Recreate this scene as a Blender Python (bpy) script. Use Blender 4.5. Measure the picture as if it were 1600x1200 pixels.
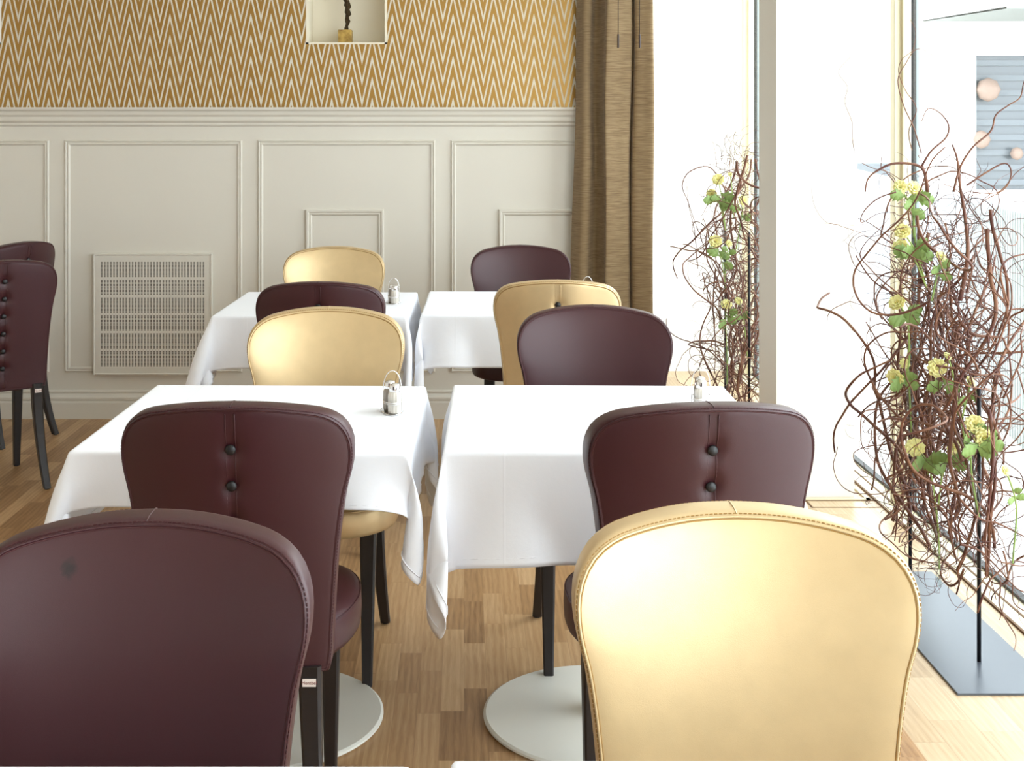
import bpy, bmesh, math, random
import numpy as np
from mathutils import Vector, Matrix

for _o in list(bpy.data.objects):
    bpy.data.objects.remove(_o)
SC = bpy.context.scene
COL = SC.collection
R = math.radians

# ------------------------------------------------------------------ camera
F, HX, HY, EYE = 2009.0, 725.0, 207.0, 1.392
cd = bpy.data.cameras.new('camera'); cam = bpy.data.objects.new('camera', cd); COL.objects.link(cam)
cam.location = (0, 0, EYE); cam.rotation_euler = (R(90), 0, 0)
cd.sensor_fit = 'HORIZONTAL'; cd.sensor_width = 36.0; cd.lens = F/1600*36.0
cd.shift_x = (800-HX)/1600; cd.shift_y = -(600-HY)/1600
cd.clip_start = 0.05; cd.clip_end = 200
SC.camera = cam

# ------------------------------------------------------------------ colour management, world, daylight
SC.view_settings.view_transform = 'Standard'; SC.view_settings.look = 'None'
SC.view_settings.gamma = 1.0; SC.view_settings.use_curve_mapping = False
SC.view_settings.exposure = 0.5
SC.cycles.max_bounces = 10; SC.cycles.diffuse_bounces = 6; SC.cycles.glossy_bounces = 4
SC.cycles.transparent_max_bounces = 24; SC.cycles.transmission_bounces = 8
SC.cycles.sample_clamp_indirect = 8.0
SC.cycles.caustics_reflective = False; SC.cycles.caustics_refractive = False
world = bpy.data.worlds.new('world'); SC.world = world; world.use_nodes = True
wn = world.node_tree; bgn = wn.nodes['Background']
bgn.inputs[0].default_value = (0.885, 0.945, 1.0, 1); bgn.inputs[1].default_value = 5.0

def area(name, loc, rot, sx, sy, power, color=(1, 1, 1), portal=False):
    l = bpy.data.lights.new(name, 'AREA'); l.shape = 'RECTANGLE'; l.size = sx; l.size_y = sy
    l.energy = power; l.color = color
    o = bpy.data.objects.new(name, l); COL.objects.link(o); o.location = loc; o.rotation_euler = rot
    if portal: l.cycles.is_portal = True
    return o
# window openings guide the sky light (portals emit nothing of their own)
area('window_light_guide', (1.70, 2.2, 1.45), (0, R(90), 0), 2.7, 10.4, 1, portal=True)

# ------------------------------------------------------------------ helpers
def srgb(r, g, b):
    f = lambda c: (c/255/12.92) if c/255 <= 0.04045 else ((c/255+0.055)/1.055)**2.4
    return (f(r), f(g), f(b), 1.0)

def mat(name, color=(0.8, 0.8, 0.8, 1), rough=0.5, metal=0.0, spec=0.5, coat=0.0, sheen=0.0, **kw):
    m = bpy.data.materials.new(name); m.use_nodes = True
    b = m.node_tree.nodes['Principled BSDF']
    b.inputs['Base Color'].default_value = color
    b.inputs['Roughness'].default_value = rough
    b.inputs['Metallic'].default_value = metal
    b.inputs['Specular IOR Level'].default_value = spec
    b.inputs['Coat Weight'].default_value = coat
    b.inputs['Sheen Weight'].default_value = sheen
    for k, v in kw.items():
        b.inputs[k.replace('_', ' ')].default_value = v
    return m

class NT:
    """small node-building helper"""
    def __init__(s, m): s.m = m; s.t = m.node_tree; s.b = s.t.nodes.get('Principled BSDF')
    def n(s, typ, **kw):
        x = s.t.nodes.new(typ)
        for k, v in kw.items(): setattr(x, k, v)
        return x
    def l(s, a, b): s.t.links.new(a, b)
    def val(s, x, sock):
        if isinstance(x, (int, float)): sock.default_value = x
        else: s.l(x, sock)
    def math(s, op, a, b=None, c=None):
        x = s.n('ShaderNodeMath', operation=op)
        s.val(a, x.inputs[0])
        if b is not None: s.val(b, x.inputs[1])
        if c is not None: s.val(c, x.inputs[2])
        return x.outputs[0]
    def xyz(s, kind='Object'):
        tc = s.n('ShaderNodeTexCoord'); sp = s.n('ShaderNodeSeparateXYZ'); s.l(tc.outputs[kind], sp.inputs[0])
        return tc.outputs[kind], sp.outputs[0], sp.outputs[1], sp.outputs[2]
    def comb(s, x, y, z):
        c = s.n('ShaderNodeCombineXYZ'); s.val(x, c.inputs[0]); s.val(y, c.inputs[1]); s.val(z, c.inputs[2]); return c.outputs[0]
    def mix(s, f, a, b):
        x = s.n('ShaderNodeMix', data_type='RGBA'); s.val(f, x.inputs[0])
        for v, i in ((a, 6), (b, 7)):
            if isinstance(v, tuple): x.inputs[i].default_value = v
            else: s.l(v, x.inputs[i])
        return x.outputs[2]
    def noise(s, vec, scale, detail=3, rough=0.5, dist=0.0):
        x = s.n('ShaderNodeTexNoise'); s.l(vec, x.inputs['Vector']); x.inputs['Scale'].default_value = scale
        x.inputs['Detail'].default_value = detail; x.inputs['Roughness'].default_value = rough; x.inputs['Distortion'].default_value = dist
        return x.outputs[0]
    def bump(s, h, strength, dist=0.001):
        x = s.n('ShaderNodeBump'); x.inputs['Strength'].default_value = strength; x.inputs['Distance'].default_value = dist
        s.l(h, x.inputs['Height']); s.l(x.outputs[0], s.b.inputs['Normal'])
    def mapr(s, v, a, b, c, d):
        x = s.n('ShaderNodeMapRange'); s.val(v, x.inputs[0])
        for i, q in enumerate((a, b, c, d)): x.inputs[i+1].default_value = q
        return x.outputs[0]

def tag(o, label=None, cat=None, group=None, kind=None):
    if label: o['label'] = label
    if cat: o['category'] = cat
    if group: o['group'] = group
    if kind: o['kind'] = kind
    return o
def empty(name, loc=(0, 0, 0), rz=0.0, **kw):
    o = bpy.data.objects.new(name, None); COL.objects.link(o); o.location = loc; o.rotation_euler = (0, 0, rz)
    o.empty_display_size = 0.1
    return tag(o, **kw)
def mesh_obj(name, verts, faces, m, parent=None, smooth=True, **kw):
    me = bpy.data.meshes.new(name); me.from_pydata([tuple(v) for v in verts], [], [tuple(f) for f in faces]); me.update()
    if smooth: me.polygons.foreach_set('use_smooth', [True]*len(me.polygons))
    me.materials.append(m)
    o = bpy.data.objects.new(name, me); COL.objects.link(o)
    if parent: o.parent = parent
    return tag(o, **kw)

class MB:
    def __init__(s): s.v = []; s.f = []
    def add(s, v, f):
        b = len(s.v); s.v += [tuple(x) for x in v]; s.f += [tuple(i+b for i in q) for q in f]; return s
    def box(s, x0, x1, y0, y1, z0, z1):
        v = [(x0,y0,z0),(x1,y0,z0),(x1,y1,z0),(x0,y1,z0),(x0,y0,z1),(x1,y0,z1),(x1,y1,z1),(x0,y1,z1)]
        return s.add(v, [(0,3,2,1),(4,5,6,7),(0,1,5,4),(1,2,6,5),(2,3,7,6),(3,0,4,7)])
    def lathe(s, prof, n=32, c=(0, 0, 0), cap=True):
        v = []; f = []
        for r, z in prof:
            for i in range(n):
                a = 2*math.pi*i/n; v.append((c[0]+r*math.cos(a), c[1]+r*math.sin(a), c[2]+z))
        for k in range(len(prof)-1):
            for i in range(n):
                j = (i+1) % n; f.append((k*n+i, k*n+j, (k+1)*n+j, (k+1)*n+i))
        if cap:
            f.append(tuple(range(n-1, -1, -1))); f.append(tuple((len(prof)-1)*n+i for i in range(n)))
        return s.add(v, f)
    def tube(s, pts, rad, n=6, cap=True, closed=False):
        P = np.array(pts, float); k = len(P)
        rad = np.full(k, rad) if np.isscalar(rad) else np.array(rad, float)
        if closed: T = np.roll(P, -1, 0)-np.roll(P, 1, 0)
        else: T = np.gradient(P, axis=0)
        T /= (np.linalg.norm(T, axis=1, keepdims=True)+1e-12)
        up = np.array([0.0, 0, 1]) if abs(T[0][2]) < 0.9 else np.array([1.0, 0, 0])
        N = np.cross(T[0], up); N /= np.linalg.norm(N)
        v = []; f = []; an = np.arange(n)*2*math.pi/n
        for i in range(k):
            N = N-T[i]*np.dot(N, T[i]); N /= (np.linalg.norm(N)+1e-12); B = np.cross(T[i], N)
            for a in an: v.append(P[i]+rad[i]*(math.cos(a)*N+math.sin(a)*B))
        for i in range(k if closed else k-1):
            i2 = (i+1) % k
            for j in range(n):
                j2 = (j+1) % n; f.append((i*n+j, i*n+j2, i2*n+j2, i2*n+j))
        if cap and not closed:
            f.append(tuple(range(n-1, -1, -1))); f.append(tuple((k-1)*n+j for j in range(n)))
        return s.add(v, f)
    def extrude_x(s, prof, x0, x1):   # prof: closed list of (y,z)
        n = len(prof); v = [(x0, y, z) for y, z in prof]+[(x1, y, z) for y, z in prof]
        f = [(i, (i+1) % n, n+(i+1) % n, n+i) for i in range(n)]
        f += [tuple(range(n-1, -1, -1)), tuple(range(n, 2*n))]
        return s.add(v, f)
    def build(s, name, m, parent=None, smooth=False, bevel=0, sub=0, **kw):
        o = mesh_obj(name, s.v, s.f, m, parent, smooth, **kw)
        bm = bmesh.new(); bm.from_mesh(o.data); bmesh.ops.recalc_face_normals(bm, faces=bm.faces); bm.to_mesh(o.data); bm.free()
        if bevel:
            b = o.modifiers.new('bevel', 'BEVEL'); b.width = bevel; b.segments = 3; b.limit_method = 'ANGLE'; b.angle_limit = R(40)
            o.data.polygons.foreach_set('use_smooth', [True]*len(o.data.polygons)); b.harden_normals = True
        if sub:
            q = o.modifiers.new('sub', 'SUBSURF'); q.levels = sub; q.render_levels = sub
        return o
def auto_smooth(o, deg=35):
    o.data.polygons.foreach_set('use_smooth', [True]*len(o.data.polygons))
    bm = bmesh.new(); bm.from_mesh(o.data)
    for e in bm.edges:
        if len(e.link_faces) == 2 and e.calc_face_angle(0) > R(deg): e.smooth = False
    bm.to_mesh(o.data); bm.free(); return o

def catmull(P, n=8):
    P = [Vector(p) for p in P]; out = []
    for i in range(len(P)-1):
        a = P[max(i-1, 0)]; b = P[i]; c = P[i+1]; d = P[min(i+2, len(P)-1)]
        for k in range(n):
            t = k/n
            out.append(0.5*((2*b)+(c-a)*t+(2*a-5*b+4*c-d)*t*t+(3*b-a-3*c+d)*t**3))
    out.append(P[-1]); return out

# ------------------------------------------------------------------ materials
M = {}
M['wall_white'] = mat('white plaster', srgb(240, 238, 232), 0.7)
m = M['panel'] = mat('painted panelling', srgb(214, 209, 198), 0.42); n = NT(m)
c, x, y, z = n.xyz(); n.bump(n.noise(c, 60, 3), 0.05)
# wallpaper: two interlaced zigzag lines in cream on matt gold
m = M['wallpaper'] = mat('gold zigzag wallpaper', rough=0.42); n = NT(m); c, x, y, z = n.xyz()
PER = 31.6/320.5
u = n.math('FRACT', n.math('ADD', n.math('DIVIDE', n.math('ADD', x, 2.2225), PER), 40.5))
tri = n.math('MULTIPLY', n.math('ABSOLUTE', n.math('SUBTRACT', u, 0.5)), 2.0)   # 0 at peak .. 1 at trough
V = 32.9/320.5
smt = n.math('SMOOTH_MAX', tri, 0.02, 0.06)
def zig(K, off, w):
    q = n.math('DIVIDE', n.math('ADD', z, n.math('MULTIPLY', smt, K)), V)
    fr = n.math('FRACT', n.math('ADD', q, off))
    d = n.math('ABSOLUTE', n.math('SUBTRACT', fr, 0.5))
    return n.mapr(d, w*0.5-0.02, w*0.5+0.02, 1.0, 0.0)
mask = zig(2.15*V, 0.42, 0.35)
n.l(n.mix(mask, srgb(164, 127, 66), srgb(212, 205, 188)), n.b.inputs['Base Color'])
n.l(n.math('MULTIPLY', n.math('SUBTRACT', 1.0, mask), 0.75), n.b.inputs['Metallic'])
n.l(n.mapr(mask, 0, 1, 0.36, 0.55), n.b.inputs['Roughness'])
# oak strip floors
def oak(name, dark, mid, light, width, rough):
    m = mat(name, rough=rough); n = NT(m); c, x, y, z = n.xyz()
    col = n.math('FLOOR', n.math('DIVIDE', x, width))
    wn_ = n.n('ShaderNodeTexWhiteNoise', noise_dimensions='1D'); n.l(col, wn_.inputs['W'])
    ln = 0.36
    yy = n.math('ADD', n.math('DIVIDE', y, ln), n.math('MULTIPLY', wn_.outputs[0], 7.3))
    yy = n.math('ADD', yy, n.math('MULTIPLY', n.math('SINE', n.math('MULTIPLY', yy, 2.7)), 0.22))
    row = n.math('FLOOR', yy)
    w2 = n.n('ShaderNodeTexWhiteNoise', noise_dimensions='2D'); n.l(n.comb(col, row, 0.0), w2.inputs['Vector'])
    rnd = w2.outputs[0]
    g = n.comb(n.math('ADD', n.math('MULTIPLY', x, 34.0), n.math('MULTIPLY', rnd, 40.0)), n.math('ADD', n.math('MULTIPLY', y, 2.2), n.math('MULTIPLY', rnd, 90.0)), rnd)
    grain = n.noise(g, 2.6, 6, 0.62, 1.1)
    rings = n.n('ShaderNodeTexWave', wave_type='BANDS', bands_direction='X'); 
    g2 = n.comb(n.math('ADD', n.math('MULTIPLY', x, 9.0), n.math('MULTIPLY', rnd, 30.0)), n.math('ADD', n.math('MULTIPLY', y, 1.1), n.math('MULTIPLY', rnd, 50.0)), rnd)
    n.l(g2, rings.inputs['Vector']); rings.inputs['Scale'].default_value = 2.0; rings.inputs['Distortion'].default_value = 5.0
    rings.inputs['Detail'].default_value = 3; rings.inputs['Detail Scale'].default_value = 1.2
    fine = n.noise(n.comb(n.math('MULTIPLY', x, 420.0), n.math('MULTIPLY', y, 12.0), rnd), 1.0, 3)
    f1 = n.math('ADD', n.math('MULTIPLY', grain, 0.55), n.math('MULTIPLY', rnd, 0.42))
    f1 = n.math('ADD', f1, n.math('MULTIPLY', rings.outputs[1], 0.12))
    f1 = n.math('ADD', f1, n.math('MULTIPLY', fine, 0.14))
    cr = n.n('ShaderNodeValToRGB'); n.l(f1, cr.inputs[0])
    cr.color_ramp.elements[0].position = 0.28; cr.color_ramp.elements[0].color = dark
    cr.color_ramp.elements[1].position = 0.98; cr.color_ramp.elements[1].color = light
    e = cr.color_ramp.elements.new(0.62); e.color = mid
    fx = n.math('ABSOLUTE', n.math('SUBTRACT', n.math('FRACT', n.math('DIVIDE', x, width)), 0.5))
    fy = n.math('ABSOLUTE', n.math('SUBTRACT', n.math('FRACT', yy), 0.5))
    gap = n.math('MAXIMUM', n.mapr(fx, 0.485, 0.499, 0, 1), n.mapr(fy, 0.4965, 0.4995, 0, 1))
    n.l(n.mix(n.math('MULTIPLY', gap, 0.45), cr.outputs[0], dark), n.b.inputs['Base Color'])
    n.bump(n.math('SUBTRACT', n.math('MULTIPLY', fine, 0.25), gap), 0.15, 0.0008)
    return m
M['oak'] = oak('oak strip parquet', srgb(126, 90, 54), srgb(172, 134, 92), srgb(204, 170, 128), 0.0565, 0.38)
M['oak_window_lit'] = oak('oak border with window light', srgb(142, 116, 84), srgb(176, 150, 116), srgb(198, 176, 144), 0.10, 0.36)  # wider oak boards, window light put into their paler tint
M['pale_wood'] = mat('pale varnished pine', srgb(212, 203, 172), 0.45)
M['groove'] = mat('dark groove', srgb(96, 66, 36), 0.7)
M['gasket'] = mat('black rubber gasket', srgb(34, 34, 36), 0.5)
M['alu'] = mat('grey aluminium', srgb(120, 132, 136), 0.35, 0.6)
# leathers
def leather(name, color, rough, metal=0.0, coat=0.0, spec=0.5, stain=False):
    m = mat(name, color, rough, metal, spec, coat, Coat_Roughness=0.35); n = NT(m); c, x, y, z = n.xyz()
    v = n.n('ShaderNodeTexVoronoi'); n.l(c, v.inputs['Vector']); v.inputs['Scale'].default_value = 900
    n.bump(n.math('ADD', v.outputs[0], n.noise(c, 140, 3)), 0.10, 0.0006)
    col = color
    if metal:
        cl = n.mix(n.mapr(n.noise(c, 26, 4), 0.35, 0.7, 0, 1), color, tuple(k*0.94 for k in color[:3])+(1,)); n.l(cl, n.b.inputs['Base Color'])
    if stain:
        d = n.n('ShaderNodeVectorMath', operation='DISTANCE'); n.l(n.comb(n.math('MULTIPLY', n.math('ADD', x, -0.090), 1.1), 0.0, n.math('MULTIPLY', n.math('ADD', z, -0.846), 0.8)), d.inputs[0]); d.inputs[1].default_value = (0, 0, 0)
        k = n.math('ADD', d.outputs['Value'], n.math('MULTIPLY', n.noise(c, 90, 3), 0.016))
        f = n.mapr(k, 0.012, 0.020, 0.92, 0.0)
        n.l(n.mix(f, color, srgb(16, 3, 3)), n.b.inputs['Base Color'])
    return m
M['burgundy'] = leather('burgundy leather', srgb(58, 23, 28), 0.43, coat=0.08, spec=0.45)
M['burgundy_stained'] = leather('burgundy leather with a stain', srgb(58, 23, 28), 0.43, coat=0.08, spec=0.45, stain=True)
M['gold'] = leather('gold leather', srgb(216, 190, 146), 0.38, metal=0.5)
M['burgundy_thread'] = mat('dark red thread', srgb(66, 26, 28), 0.7)
M['gold_thread'] = mat('ochre thread', srgb(158, 120, 62), 0.7)
M['button'] = mat('black button leather', srgb(20, 18, 20), 0.45)
m = M['black_wood'] = mat('black stained wood', srgb(30, 24, 24), 0.4)
M['tag'] = mat('white woven tag', srgb(235, 225, 220), 0.8)
M['tag_ink'] = mat('dark red print', srgb(120, 50, 50), 0.8)
m = M['cloth'] = mat('white linen', srgb(240, 242, 248), 0.85, sheen=0.15); n = NT(m); c, x, y, z = n.xyz()
tn = n.n('ShaderNodeTexCoord'); gn = n.n('ShaderNodeSeparateXYZ'); n.l(tn.outputs['Normal'], gn.inputs[0])
cr1 = n.mapr(n.math('ABSOLUTE', n.math('SUBTRACT', n.math('FRACT', n.math('ADD', n.math('DIVIDE', x, 0.37), 0.12)), 0.5)), 0.0, 0.008, 1, 0)
cr2 = n.mapr(n.math('ABSOLUTE', n.math('SUBTRACT', n.math('FRACT', n.math('ADD', n.math('DIVIDE', y, 0.37), 0.55)), 0.5)), 0.0, 0.008, 1, 0)
n.bump(n.math('ADD', n.math('ADD', n.noise(c, 12, 4), n.math('MULTIPLY', n.noise(c, 700, 2), 0.08)), n.math('MULTIPLY', n.math('MAXIMUM', n.math('MULTIPLY', cr1, n.mapr(n.math('ABSOLUTE', gn.outputs[0]), 0.3, 0.5, 1, 0)), n.math('MULTIPLY', cr2, n.mapr(n.math('ABSOLUTE', gn.outputs[1]), 0.3, 0.5, 1, 0))), 0.2)), 0.25, 0.006)
m = M['curtain'] = mat('brown linen curtain', srgb(150, 124, 88), 0.9, sheen=0.2); n = NT(m); c, x, y, z = n.xyz()
h = n.noise(n.comb(n.math('MULTIPLY', x, 14.0), n.math('MULTIPLY', y, 14.0), n.math('MULTIPLY', z, 260.0)), 1.0, 4, 0.6)
n.l(n.mix(n.mapr(h, 0.3, 0.7, 0, 1), srgb(110, 86, 58), srgb(172, 148, 112)), n.b.inputs['Base Color'])
tr = n.n('ShaderNodeBsdfTranslucent'); tr.inputs[0].default_value = srgb(186, 160, 118)
mx = n.n('ShaderNodeMixShader'); mx.inputs[0].default_value = 0.2
n.l(n.b.outputs[0], mx.inputs[1]); n.l(tr.outputs[0], mx.inputs[2]); n.l(mx.outputs[0], n.t.nodes['Material Output'].inputs[0])
M['disc'] = mat('off white powder coated steel', srgb(222, 221, 212), 0.4)
M['chrome'] = mat('chrome', (0.85, 0.85, 0.86, 1), 0.12, 1.0)
def thin_glass(name, tint, gl=0.10):
    m = bpy.data.materials.new(name); m.use_nodes = True; t = m.node_tree; t.nodes.remove(t.nodes['Principled BSDF'])
    tb = t.nodes.new('ShaderNodeBsdfTransparent'); tb.inputs[0].default_value = tint
    gb = t.nodes.new('ShaderNodeBsdfGlossy'); gb.inputs['Roughness'].default_value = 0.02
    fr = t.nodes.new('ShaderNodeLayerWeight'); fr.inputs[0].default_value = 0.5
    pw = t.nodes.new('ShaderNodeMath'); pw.operation = 'POWER'; t.links.new(fr.outputs['Facing'], pw.inputs[0]); pw.inputs[1].default_value = 4.0
    ml = t.nodes.new('ShaderNodeMath'); ml.operation = 'MULTIPLY_ADD'; t.links.new(pw.outputs[0], ml.inputs[0]); ml.inputs[1].default_value = gl; ml.inputs[2].default_value = 0.03
    mx = t.nodes.new('ShaderNodeMixShader'); t.links.new(ml.outputs[0], mx.inputs[0])
    t.links.new(tb.outputs[0], mx.inputs[1]); t.links.new(gb.outputs[0], mx.inputs[2]); t.links.new(mx.outputs[0], t.nodes['Material Output'].inputs[0])
    return m
M['pane'] = thin_glass('window glass', (0.97, 0.985, 0.98, 1), 0.15)
M['tube_glass'] = thin_glass('tube glass', (0.84, 0.88, 0.87, 1), 0.7)
m = M['salt'] = mat('fluted glass full of salt', srgb(204, 198, 188), 0.12, coat=0.8)
M['pepper'] = mat('fluted glass full of pepper', srgb(150, 140, 128), 0.12, coat=0.8)
M['bronze'] = mat('dark bronze', srgb(62, 48, 26), 0.5, 0.6); n = NT(M['bronze']); c, x, y, z = n.xyz(); n.bump(n.noise(c, 90, 4), 1.0, 0.01)
m = M['gilt'] = mat('gilded block', srgb(180, 146, 70), 0.45, 0.4); n = NT(m); c, x, y, z = n.xyz()
n.l(n.mix(n.mapr(n.noise(c, 30, 4), 0.4, 0.7, 0, 1), srgb(190, 158, 84), srgb(128, 96, 40)), n.b.inputs['Base Color'])
M['steel_plate'] = mat('blue grey steel plate', srgb(84, 90, 98), 0.32, 0.35)
M['pole'] = mat('blackened steel', srgb(30, 30, 34), 0.3, 0.5)
m = M['willow'] = mat('brown willow bark', srgb(110, 62, 44), 0.55); n = NT(m); c, x, y, z = n.xyz()
n.l(n.mix(n.mapr(n.noise(c, 14, 4), 0.35, 0.65, 0, 1), srgb(80, 36, 25), srgb(126, 84, 58)), n.b.inputs['Base Color'])
M['twig'] = mat('red brown twig bark', srgb(78, 42, 34), 0.6)
M['petal'] = mat('pale yellow petal', srgb(244, 234, 156), 0.6, Subsurface_Weight=0.2)
M['stem'] = mat('green stem', srgb(150, 172, 92), 0.5)
M['leaf'] = mat('green leaf', srgb(128, 154, 84), 0.5)
M['column'] = mat('painted column', srgb(222, 218, 208), 0.6)
M['facade'] = mat('white rendered facade', srgb(240, 240, 238), 0.8)
M['facade_glass'] = mat('grey shop glass', srgb(84, 90, 96), 0.15)
M['facade_reflection'] = mat('pale shop glass reflection', srgb(96, 102, 108), 0.5)
M['orange'] = mat('dull peach', srgb(134, 112, 100), 0.6)
M['awning'] = mat('grey awning cloth', srgb(120, 122, 118), 0.7)
M['ribbed'] = mat('ribbed translucent sheet', srgb(238, 242, 244), 0.3)
M['ribline'] = mat('grey rib', srgb(190, 196, 200), 0.4)
M['pavement'] = mat('pale pavement', srgb(225, 224, 220), 0.85)
M['grille_dark'] = mat('duct interior', srgb(120, 112, 100), 0.8)
M['cord'] = mat('dark brown cord', srgb(52, 34, 26), 0.5)

# ------------------------------------------------------------------ room shell
XL, XR, YB, YN, ZC = -4.6, 1.66, 6.27, -3.0, 2.85
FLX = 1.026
def struct(o): return tag(o, kind='structure')
struct(MB().box(XL-0.1, FLX, YN, 7.6, -0.05, 0).build('floor', M['oak']))
struct(MB().box(FLX, 1.56, YN, 7.6, -0.05, 0.0).build('floor', M['oak_window_lit']))
struct(MB().box(XL-0.1, XR+0.1, YN-0.1, 7.7, ZC, ZC+0.1).build('ceiling', M['wall_white']))
struct(MB().box(XL-0.1, XL, YN, 7.6, 0, ZC).build('wall_left', M['wall_white']))
# wall behind the viewer
rb = MB().box(XL, XR+0.1, YN-0.1, YN, 0, ZC)
struct(rb.build('wall_front', M['wall_white']))
# far white wall of the bay, seen right of the curtain
struct(MB().box(0.95, XR, 7.5, 7.6, 0, ZC).build('wall_far', M['wall_white']))
struct(MB().box(0.82, 0.92, YB, 7.6, 0, ZC).build('wall_bay', M['wall_white']))

# back wall: panelling below, wallpaper above, niches
RAIL_T = EYE+(207-168)/320.5
zc = lambda py: EYE+(207-py)/320.5
xc = lambda px: (px-725)/320.5
wb = struct(MB().box(XL, 0.82, YB, YB+0.06, 0, RAIL_T).build('wall_back', M['panel']))
niches = [xc(480)-603/320.5*k for k in (0, 1, 2)]
NW = 123/320.5; NZ0, NZ1 = zc(67), 2.45
wp = MB(); xs = sorted(niches); cur = XL
for nx in xs:
    if nx < XL: continue
    wp.box(cur, nx, YB, YB+0.2, RAIL_T, ZC)
    wp.box(nx, nx+NW, YB, YB+0.2, RAIL_T, NZ0); wp.box(nx, nx+NW, YB, YB+0.2, NZ1, ZC); cur = nx+NW
wp.box(cur, 0.82, YB, YB+0.2, RAIL_T, ZC)
wp.build('wallpaper', M['wallpaper'], wb)
for nx in xs:
    if nx < XL: continue
    nb = MB()
    nb.box(nx, nx+NW, YB+0.18, YB+0.2, NZ0, NZ1)
    t = 0.006
    nb.box(nx-t, nx+t, YB-0.003, YB+0.19, NZ0-t, NZ1+t); nb.box(nx+NW-t, nx+NW+t, YB-0.003, YB+0.19, NZ0-t, NZ1+t)
    nb.box(nx-t, nx+NW+t, YB-0.003, YB+0.19, NZ0-t, NZ0+t*0.4); nb.box(nx-t, nx+NW+t, YB-0.003, YB+0.19, NZ1-t, NZ1+t)
    nb.build('niche', mat('niche plaster', srgb(232, 224, 204), 0.6) if nx == xs[-1] else bpy.data.materials['niche plaster'] if 'niche plaster' in bpy.data.materials else M['wall_white'], wb)
# chair rail profile
zr = RAIL_T
def rail_prof(z0, pts): return [(YB-dy, z0-dz) for dy, dz in pts]+[(YB+0.01, z0-pts[-1][1]), (YB+0.01, z0)]
cr_ = MB().extrude_x(rail_prof(zr, [(0.052, 0), (0.054, 0.004), (0.052, 0.012), (0.042, 0.017), (0.038, 0.024), (0.036, 0.036), (0.030, 0.042), (0.026, 0.046), (0.027, 0.056), (0.024, 0.066), (0.016, 0.073), (0.012, 0.076), (0.013, 0.083), (0.008, 0.090), (0.0, 0.092)]), XL, 0.80)
auto_smooth(struct(cr_.build('trim_1', M['panel'])), 25)
bs_ = MB().extrude_x(rail_prof(zc(609), [(0.010, 0.0), (0.013, 0.004), (0.014, 0.010), (0.010, 0.014), (0.012, 0.018), (0.020, 0.030), (0.024, 0.034), (0.024, 0.044), (0.019, 0.048), (0.022, 0.056), (0.024, 0.060), (0.024, 0.1385)]), XL, 0.80)
auto_smooth(struct(bs_.build('baseboard_back', M['panel'])), 25)
def frame_moulding(x0, x1, z0, z1, w, name, prof):
    """mitred picture-frame moulding; prof = (inset, height) pairs from the outer edge inward"""
    b = MB(); v = []; f = []; n_ = len(prof)
    for d, h in prof:
        for (cx, cz) in ((x0+d, z0+d), (x1-d, z0+d), (x1-d, z1-d), (x0+d, z1-d)): v.append((cx, YB-h, cz))
    for k in range(n_-1):
        for i in range(4):
            j = (i+1) % 4; f.append((k*4+i, k*4+j, (k+1)*4+j, (k+1)*4+i))
    b.add(v, f); return auto_smooth(b.build(name, M['panel'], wb), 20)
PF = [(0, 0), (0.001, 0.006), (0.006, 0.012), (0.011, 0.006), (0.013, 0.006), (0.016, 0.010), (0.020, 0.009), (0.025, 0.001), (0.026, 0.0)]
PS = [(0, 0), (0.0, 0.012), (0.004, 0.016), (0.012, 0.014), (0.016, 0.007), (0.019, 0.007), (0.024, 0.010), (0.030, 0.002), (0.031, 0.0)]
for k in range(-4, 2):
    a = xc(403)+301.5/320.5*k
    b_ = a+277/320.5
    if b_ < XL+0.02: continue
    frame_moulding(max(a, XL+0.05), min(b_, 0.80), zc(581), zc(219), 0.026, 'panel_moulding', PF)
    if k in (-1,): continue
    s0 = xc(478)+301.5/320.5*k; s1 = s0+122/320.5
    if s0 < XL: continue
    frame_moulding(s0, min(s1, 0.78), zc(540), zc(327), 0.031, 'panel_moulding', PS)

# column
CX0, CX1, CY0, CY1 = 1.190, 1.488, 4.90, 5.19
cb = struct(MB().box(CX0, CX1, CY0, CY1, 0, ZC).build('trim_2', M['column'], bevel=0.002))
g = MB()
def ring(mb, x0, x1, y0, y1, w, z): 
    mb.box(x0, x1, y0, y0+w, 0, z); mb.box(x0, x1, y1-w, y1, 0, z); mb.box(x0, x0+w, y0, y1, 0, z); mb.box(x1-w, x1, y0, y1, 0, z)
ring(g, CX0-0.02, CX1+0.05, CY0-0.035, CY1+0.03, 0.016, 0.006)
struct(g.build('trim_3', M['pale_wood']))
g = MB(); ring(g, CX0+0.10, CX1+0.10, CY0-0.13, CY0-0.035, 0.006, 0.0015); struct(g.build('trim_4', M['groove']))

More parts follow.
